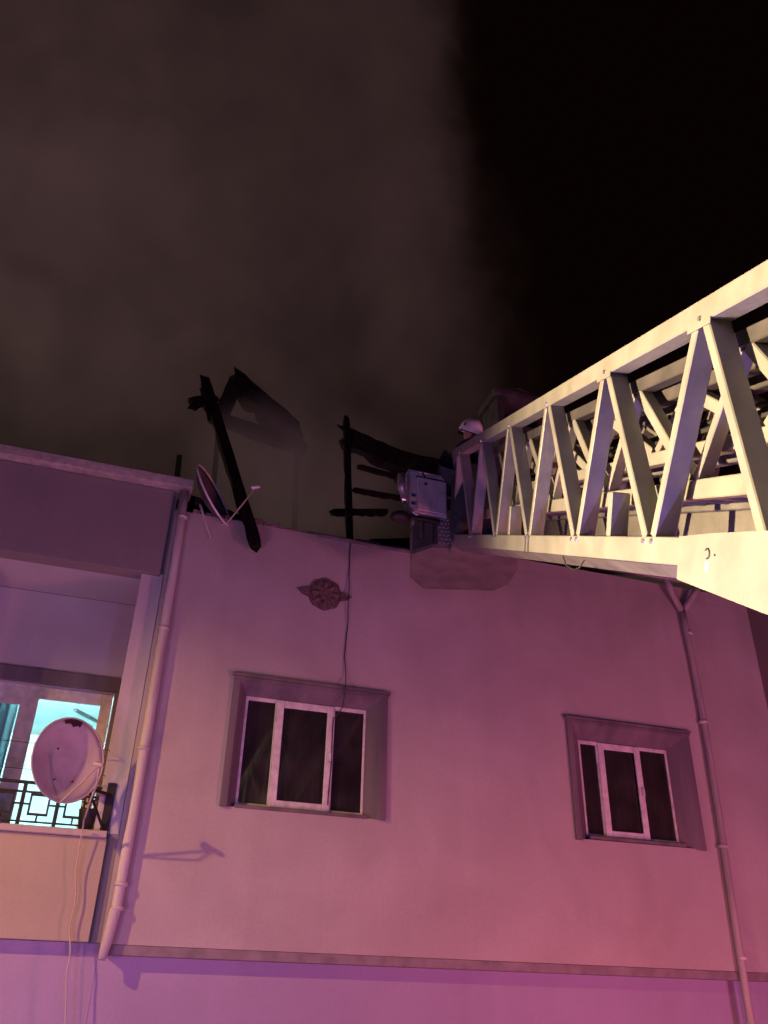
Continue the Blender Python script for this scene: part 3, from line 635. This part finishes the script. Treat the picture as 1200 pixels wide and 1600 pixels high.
for s in (-6.86, -5.53):
    b_ = B(); box(b_, s-.12, s+.12, .001, .006, 1.10, 1.13, .001); lp('weld_plate', b_)

# ------------------------------------------------------------------ basket (part of the ladder, drawn in world coordinates)
LI = LM.inverted(); O = Vector((4.0, 9.3, 0)); bu = Vector((.977, -.214, 0)); bv = Vector((.214, .977, 0))
BM = Matrix((bu, bv, Vector((0, 0, 1)))).transposed().to_4x4(); BM.translation = O
FZ = 6.70
plan = [(-.66, -.27), (-.42, -.50), (.69, -.47), (.80, -.05), (.78, .42), (.62, .66), (-.36, .74), (-.60, .40)]
b_ = B(); prism(b_, plan, 'z', FZ, FZ+.05); bk = link('basket', b_, MTREAD, lad); bk.matrix_local = LI @ BM
def kp(name, bm, m_, smooth=False): o = link(name, bm, m_, bk, smooth); return o
for i in range(len(plan)):
    p, q = Vector(plan[i]).to_3d(), Vector(plan[(i+1) % len(plan)]).to_3d(); b_ = B()
    cin = Vector((.1, .1, 0)); p = p+(cin-p).normalized()*.02; q = q+(cin-q).normalized()*.02
    d = (q-p).normalized()*.004
    bar(b_, p+d+Vector((0, 0, FZ+.052+.19)), q-d+Vector((0, 0, FZ+.052+.19)), .022, .38, ref=(0, 0, 1)); kp('side_panel', b_, MDPAN if i != 7 else MTREAD)
    b_ = B(); tube(b_, [p+Vector((0, 0, FZ+.43)), p+Vector((0, 0, FZ+1.12))], .02, 8); kp('stanchion', b_, MALUD, True)
for z in (.78, 1.12):
    b_ = B(); pts = [Vector(p).to_3d()*.97+Vector((0, 0, FZ+z)) for p in plan]; tube(b_, pts+[pts[0]], .022, 8); kp('guard_rail', b_, MALUD, True)
# studded tread plate on the near side
A_, B__ = Vector((-.42, -.505, 0)), Vector((.69, -.475, 0)); dv = (B__-A_).normalized()
b_ = B(); bar(b_, A_+dv*.06+Vector((0, -.012, FZ+.23)), A_+dv*.50+Vector((0, -.012, FZ+.23)), .012, .40, ref=(0, 0, 1)); tp = kp('tread_plate', b_, MTREAD)
b_ = B()
for r_ in range(7):
    for c_ in range(8):
        c = A_+dv*(.09+c_*.053+(.026 if r_ % 2 else 0))+Vector((0, -.021, FZ+.06+r_*.057)); a = .6 if (r_+c_) % 2 else -.6
        box(b_, -.017, .017, -.004, .004, -.006, .006, 0, Matrix.Translation(c) @ Matrix.Rotation(a, 4, 'Y'))
o = kp('tread_stud', b_, MSTUD); o['kind'] = 'stuff'
# control box on the near left corner
def wb(x0, x1, y0, y1, z0, z1, bev=.008):
    b2 = B(); box(b2, x0, x1, y0, y1, z0, z1, bev); return b2
KI = BM.inverted() @ Matrix.Translation((-.05, -.134, -.09))
def kw(name, bm, m_, smooth=False): o = link(name, bm, m_, bk, smooth); o.matrix_local = KI; return o
kw('control_box', wb(3.165, 3.70, 8.93, 9.14, 7.20, 7.82, .012), MBOX)
kw('control_box_door', wb(3.275, 3.68, 8.905, 8.929, 7.235, 7.735, .008), MBOX)
kw('door_shadow_gap', wb(3.265, 3.69, 8.925, 8.932, 7.72, 7.765, .001), MDPAN)
kw('door_latch', wb(3.37, 3.41, 8.895, 8.906, 7.62, 7.66, .003), MINK)
kw('box_trim', wb(3.16, 3.71, 8.925, 9.145, 7.822, 7.84, .003), MSILV)
kw('box_hinge', wb(3.20, 3.25, 8.915, 8.93, 7.42, 7.46, .003), MINK)
kw('box_hinge', wb(3.20, 3.25, 8.915, 8.93, 7.30, 7.34, .003), MINK)
b2 = B(); tube(b2, [(3.385, 8.915, 7.745), (3.36, 8.92, 7.80), (3.345, 9.0, 7.90)], .012, 6); kw('box_cable', b2, MRUB, True)
# silver water nozzle hanging at the left of the basket
b2 = B(); tube(b2, [(3.055, 8.92, 7.73), (3.055, 8.92, 7.725), (3.06, 8.92, 7.50), (3.07, 8.92, 7.495), (3.09, 8.92, 7.36), (3.10, 8.92, 7.32)], [.03, .052, .052, .046, .036, .03], 18); kw('water_nozzle', b2, MSILV, True)
b2 = B(); tube(b2, [(3.10, 8.92, 7.33), (3.12, 8.93, 7.26), (3.19, 8.94, 7.22), (3.24, 8.95, 7.14), (3.21, 9.0, 7.08)], .028, 10); kw('nozzle_hose', b2, MGRN, True)
b2 = B(); tube(b2, [(3.14, 8.90, 7.24), (3.20, 8.89, 7.17), (3.25, 8.885, 7.135), (3.30, 8.89, 7.15)], .010, 8); kw('nozzle_lever', b2, MSILV, True)
b2 = B(); bmesh.ops.create_icosphere(b2, subdivisions=3, radius=1, matrix=Matrix.Translation((3.07, 8.97, 7.10)) @ Matrix.Diagonal((.14, .12, .085, 1))); box(b2, 2.98, 3.60, 8.92, 8.99, 7.10, 7.16, .01); kw('hose_coupling', b2, MRUB, False)
# dark water monitor mounted behind the box
b2 = B(); bmesh.ops.create_icosphere(b2, subdivisions=3, radius=1, matrix=Matrix.Translation((3.42, 9.2, 8.02)) @ Matrix.Diagonal((.18, .16, .17, 1))); tube(b2, [(3.42, 9.2, 8.0), (3.42, 9.2, 7.6), (3.45, 9.2, 6.98)], .05, 10)
tube(b2, [(3.40, 9.2, 8.02), (3.22, 9.25, 7.96), (3.1, 9.3, 7.84)], [.07, .06, .045], 10); kw('water_monitor', b2, MRUB, True)
for X in (3.62, 3.72):
    b2 = B(); tube(b2, [(X, 9.2, 7.2), (X, 9.2, 8.12)], .022, 8); kw('monitor_post', b2, MRUB, True)

# ------------------------------------------------------------------ firefighter standing at the ladder tip
ff = thing('person', 'firefighter in white helmet and dark turnout coat standing at the ladder tip', 'person', (3.98, 8.66, 6.72))
def skin(name, verts, edges, radii, m_, parent, root=0, sub=2):
    me = bpy.data.meshes.new(name); me.from_pydata(verts, edges, []); o = bpy.data.objects.new(name, me); COL.objects.link(o); o.parent = parent
    md = o.modifiers.new('skin', 'SKIN'); md.use_smooth_shade = True; sv = me.skin_vertices[0].data if me.skin_vertices else None
    if sv is None:
        bm = bmesh.new(); bm.from_mesh(me); ly = bm.verts.layers.skin.verify(); bm.verts.ensure_lookup_table()
        for i, v in enumerate(bm.verts): v[ly].radius = (radii[i][0], radii[i][1]) if isinstance(radii[i], tuple) else (radii[i],)*2; v[ly].use_root = (i == root)
        bm.to_mesh(me); bm.free()
    sb = o.modifiers.new('sub', 'SUBSURF'); sb.levels = sub; sb.render_levels = sub
    me.materials.append(m_); return o
V = [(0, 0, .92), (0, .0, 1.10), (0, .01, 1.30), (0, .02, 1.44), (-.015, .02, 1.60),            # pelvis..neck
     (-.10, 0, .86), (-.11, -.02, .48), (-.11, .02, .10), (-.11, -.09, .04),                    # left leg
     (.10, 0, .86), (.11, -.04, .48), (.11, .03, .10), (.11, -.08, .04),
     (-.17, .02, 1.40), (-.21, .06, 1.14), (-.20, .27, 1.10), (-.18, .35, 1.10),
     (.20, .02, 1.42), (.28, .04, 1.16), (.24, .26, 1.08), (.22, .34, 1.08)]
E_ = [(0, 1), (1, 2), (2, 3), (3, 4), (0, 5), (5, 6), (6, 7), (7, 8), (0, 9), (9, 10), (10, 11), (11, 12), (3, 13), (13, 14), (14, 15), (15, 16), (3, 17), (17, 18), (18, 19), (19, 20)]
Rr = [(.17, .13), (.17, .13), (.19, .14), (.15, .11), .07, .11, .085, .07, .06, .11, .085, .07, .06, .09, .07, .055, .04, .09, .07, .055, .04]
body = skin('body', V, E_, Rr, MCOAT, ff)
# head with face, turned to the left and slightly up towards the fire
HM = Matrix.Translation((-.02, .03, 1.745)) @ Matrix.Rotation(R(16), 4, 'Z') @ Matrix.Rotation(R(30), 4, 'X')   # face looks along local +y
b_ = B(); bmesh.ops.create_icosphere(b_, subdivisions=3, radius=1)
for v in b_.verts:
    x_, y_, z_ = v.co; v.co = Vector((x_*.078*(1-.18*max(0, -z_)), y_*.098, z_*.118))
    if y_ > .6 and abs(x_) < .28 and -.35 < z_ < .15: v.co.y += .022*(1-abs(x_)/.28)
    if y_ > .7 and abs(abs(x_)-.38) < .16 and .05 < z_ < .35: v.co.y -= .010
    if y_ > .6 and abs(x_) < .3 and -.62 < z_ < -.45: v.co.y += .006
hd = link('head', b_, MSKIN, ff, True); hd.matrix_local = HM
for sx in (-1, 1):
    b_ = B(); bmesh.ops.create_icosphere(b_, subdivisions=2, radius=.012, matrix=Matrix.Translation((sx*.03, .086, .022))); link('eye', b_, MWHITE, hd, True)
    b_ = B(); bmesh.ops.create_icosphere(b_, subdivisions=2, radius=1, matrix=Matrix.Translation((sx*.078, -.005, .0)) @ Matrix.Diagonal((.01, .02, .032, 1))); link('ear', b_, MSKIN, hd, True)
b_ = B(); box(b_, -.024, .024, .083, .092, -.055, -.047, .003); link('mouth', b_, MRUST, hd)
# helmet: deep shell with peak and neck skirt, badge on the side
b_ = B(); bmesh.ops.create_uvsphere(b_, u_segments=32, v_segments=20, radius=1)
bmesh.ops.delete(b_, geom=[v for v in b_.verts if v.co.z < -.36], context='VERTS')
for v in b_.verts:
    x_, y_, z_ = v.co; v.co = Vector((x_*.155, y_*.178, z_*.165))
    if z_ < -.1: v.co.x *= 1.06; v.co.y *= 1.07
    if z_ > .2: v.co.z += .008*math.exp(-(x_/.22)**2)
r_ = bmesh.ops.solidify(b_, geom=b_.faces[:], thickness=.006)
hm = link('helmet', b_, MHELM, ff, True); hm.matrix_local = HM @ Matrix.Translation((0, -.005, .055)) @ Matrix.Rotation(R(6), 4, 'X')
b_ = B(); ring = [(.158*math.cos(2*math.pi*k/36), .184*math.sin(2*math.pi*k/36), -.055) for k in range(37)]; tube(b_, ring, .008, 6, False); link('helmet_rim', b_, MRUB, hm, True)
b_ = B(); n = 14; va = []
for k in range(n+1):
    a = R(200+140*k/n)-R(180); va.append((b_.verts.new((.15*math.cos(a), .178*math.sin(a), -.055)), b_.verts.new((.15*math.cos(a), .20*math.sin(a), -.095)), ))
for p, q in zip(va, va[1:]): b_.faces.new((p[0], q[0], q[1], p[1]))
link('helmet_visor', b_, MRUB, hm, True)
b_ = B(); c = Vector((-.148, -.045, .03)); nn = Vector((-.95, -.26, .18)).normalized(); uu_ = Vector((0, 0, 1)); ss = uu_.cross(nn).normalized()
b_.faces.new([b_.verts.new(c+nn*.012+ss*x_+uu_*z_) for x_, z_ in ((-.026, 0), (0, -.03), (.026, 0), (0, .03))]); link('helmet_badge', b_, MINK, hm)
b_ = B(); bmesh.ops.create_icosphere(b_, subdivisions=2, radius=.009, matrix=Matrix.Translation((-.160, -.02, -.035))); link('helmet_screw', b_, MINK, hm)
for z, rr2, yy in ((1.12, .185, .0), (.98, .19, 0)):
    b_ = B(); n = 24
    ring = [(math.cos(2*math.pi*k/n)*rr2*1.04, math.sin(2*math.pi*k/n)*rr2*.80+.005, z) for k in range(n+1)]
    tube(b_, ring, .012, 5, False); link('reflective_band', b_, MREFL, ff, True)
for sx, hb_ in ((-1, (-.18, .37, 1.10)), (1, (.22, .37, 1.08))):
    hx = Vector(hb_); V2 = [hx, hx+Vector((0, .05, 0))]; E2 = [(0, 1)]; R2 = [.034, .036]
    for f in range(4):
        o_ = Vector(((f-1.5)*.021, .085, .004)); l_ = (.036, .042, .038, .030)[f]; i0 = len(V2)
        V2 += [hx+o_, hx+o_+Vector((0, l_*.6, -.022)), hx+o_+Vector((0, l_*.45, -.052))]; E2 += [(1, i0), (i0, i0+1), (i0+1, i0+2)]; R2 += [.011, .010, .009]
    i0 = len(V2); V2 += [hx+Vector((-sx*.035, .03, -.012)), hx+Vector((-sx*.045, .065, -.03))]; E2 += [(0, i0), (i0, i0+1)]; R2 += [.013, .011]
    skin('glove', [tuple(v) for v in V2], E2, R2, MRUB, ff)
for sx in (-1, 1):
    b_ = B(); bmesh.ops.create_icosphere(b_, subdivisions=3, radius=1, matrix=Matrix.Translation((sx*.11, -.035+.0, .05)) @ Matrix.Diagonal((.058, .15, .06, 1)))
    for v in b_.verts: v.co.z = max(v.co.z, 0.0)
    tube(b_, [(sx*.11, .02, .04), (sx*.11, .02, .26)], [.065, .072], 12); link('boot', b_, MRUB, ff, True)
b_ = B(); box(b_, -.4, .4, -.2, .2, -.04, -.002, .006); st = link('tip_step', b_, MALUD, lad); st.matrix_local = LI @ (Matrix.Translation((3.98+.10, 8.66, 6.72)) @ Matrix.Rotation(R(-12.3), 4, 'Z'))

# ------------------------------------------------------------------ street lamp beyond the left edge
sl = thing('street_lamp', 'lit street lamp on a tall grey pole beyond the left edge', 'street lamp', (-8.2, 4.0, 0))
b_ = B(); tube(b_, [(0, 0, 0), (0, 0, 3), (0, 0, 7.0), (.25, 0, 7.5), (1.2, 0, 7.6)], [.09, .075, .06, .05, .04], 12); link('pole', b_, MPIPE, sl, True)
b_ = B(); box(b_, 1.15, 1.85, -.14, .14, 7.52, 7.64, .03); link('lamp_head', b_, MPIPE, sl)

# ------------------------------------------------------------------ smoke
def volume_mat(name, dens, col, expr):
    M = bpy.data.materials.new(name); M.use_nodes = True; n = M.node_tree; n.nodes.clear(); L = n.links.new
    o = n.nodes.new('ShaderNodeOutputMaterial'); pv = n.nodes.new('ShaderNodeVolumePrincipled')
    pv.inputs['Color'].default_value = (*col, 1); pv.inputs['Anisotropy'].default_value = 0.2
    L(pv.outputs[0], o.inputs['Volume'])
    tc = n.nodes.new('ShaderNodeTexCoord'); sp = n.nodes.new('ShaderNodeSeparateXYZ'); L(tc.outputs['Object'], sp.inputs[0])
    def math_(op, a, b=None, c=None):
        k = n.nodes.new('ShaderNodeMath'); k.operation = op
        for i, v in enumerate((a, b, c)):
            if v is None: continue
            if isinstance(v, (int, float)): k.inputs[i].default_value = v
            else: L(v, k.inputs[i])
        return k.outputs[0]
    def noi(scale, det, sc=(1, 1, 1), dist=0.0, off=(0, 0, 0)):
        mp = n.nodes.new('ShaderNodeMapping'); mp.inputs['Scale'].default_value = sc; mp.inputs['Location'].default_value = off; L(tc.outputs['Object'], mp.inputs[0])
        t = n.nodes.new('ShaderNodeTexNoise'); t.inputs['Scale'].default_value = scale; t.inputs['Detail'].default_value = det; t.inputs['Distortion'].default_value = dist
        L(mp.outputs[0], t.inputs['Vector']); return t.outputs['Fac']
    def rng(v, a, b, lo, hi):
        r_ = n.nodes.new('ShaderNodeMapRange'); r_.interpolation_type = 'SMOOTHSTEP'
        for i, q in enumerate((a, b, lo, hi)): r_.inputs[i+1].default_value = q
        L(v, r_.inputs[0]); return r_.outputs[0]
    L(expr(sp, math_, noi, rng, dens), pv.inputs['Density']); return M
def plume(sp, m_, noi, rng, dens):
    X, Y_, Z = sp.outputs['X'], sp.outputs['Y'], sp.outputs['Z']
    big = noi(.16, 4, (1, 1, .7), .6); fine = noi(.7, 5, (1, 1, .6), .8)
    edge = m_('ADD', X, m_('MULTIPLY', m_('SUBTRACT', big, .5), 4.0))
    edge = m_('ADD', edge, m_('MULTIPLY', m_('SUBTRACT', Y_, 14), -.42))      # boundary lies along the line of sight's fan
    edge = m_('ADD', edge, m_('MULTIPLY', m_('SUBTRACT', fine, .5), 5.0))
    edge = m_('ADD', edge, rng(Z, 14.0, 26.0, -1.5, 0.0))
    side = rng(edge, 4.9, 7.1, 1.0, 0.0)
    body_ = m_('MULTIPLY', rng(big, .36, .62, .30, 1.0), rng(m_('ADD', m_('MULTIPLY', X, -.35), Z), 13.5, 18.5, .42, 1.0)); wis = rng(noi(.42, 6, (1, 1, .8), 1.6), .36, .64, .48, 1.1)
    low = rng(Z, 7.8, 12.0, .55, 1.0)
    main = m_('MULTIPLY', m_('MULTIPLY', side, body_), m_('MULTIPLY', wis, low))
    def sq(a, c, s): return m_('POWER', m_('ABSOLUTE', m_('DIVIDE', m_('SUBTRACT', a, c), s)), 2.0)
    d2 = m_('ADD', m_('ADD', sq(X, 2.4, 2.3), sq(Y_, 12.5, 1.5)), sq(Z, 9.6, 1.9))
    puff = m_('MULTIPLY', rng(d2, 0.0, 1.0, 6.5, 0.0), rng(fine, .35, .65, .2, 1.0))
    back = rng(Y_, 12.0, 13.0, 0.0, 1.0)
    return m_('MULTIPLY', m_('ADD', m_('MULTIPLY', main, back), puff), dens)
bm = B(); box(bm, -16, 11, 11.45, 21, 7.85, 42)
tag(link('smoke_cloud', bm, volume_mat('smoke_volume', .10, (.82, .73, .79), plume)), 'pale brown smoke drifting up from the burnt roof across the left sky', 'smoke', kind='stuff')
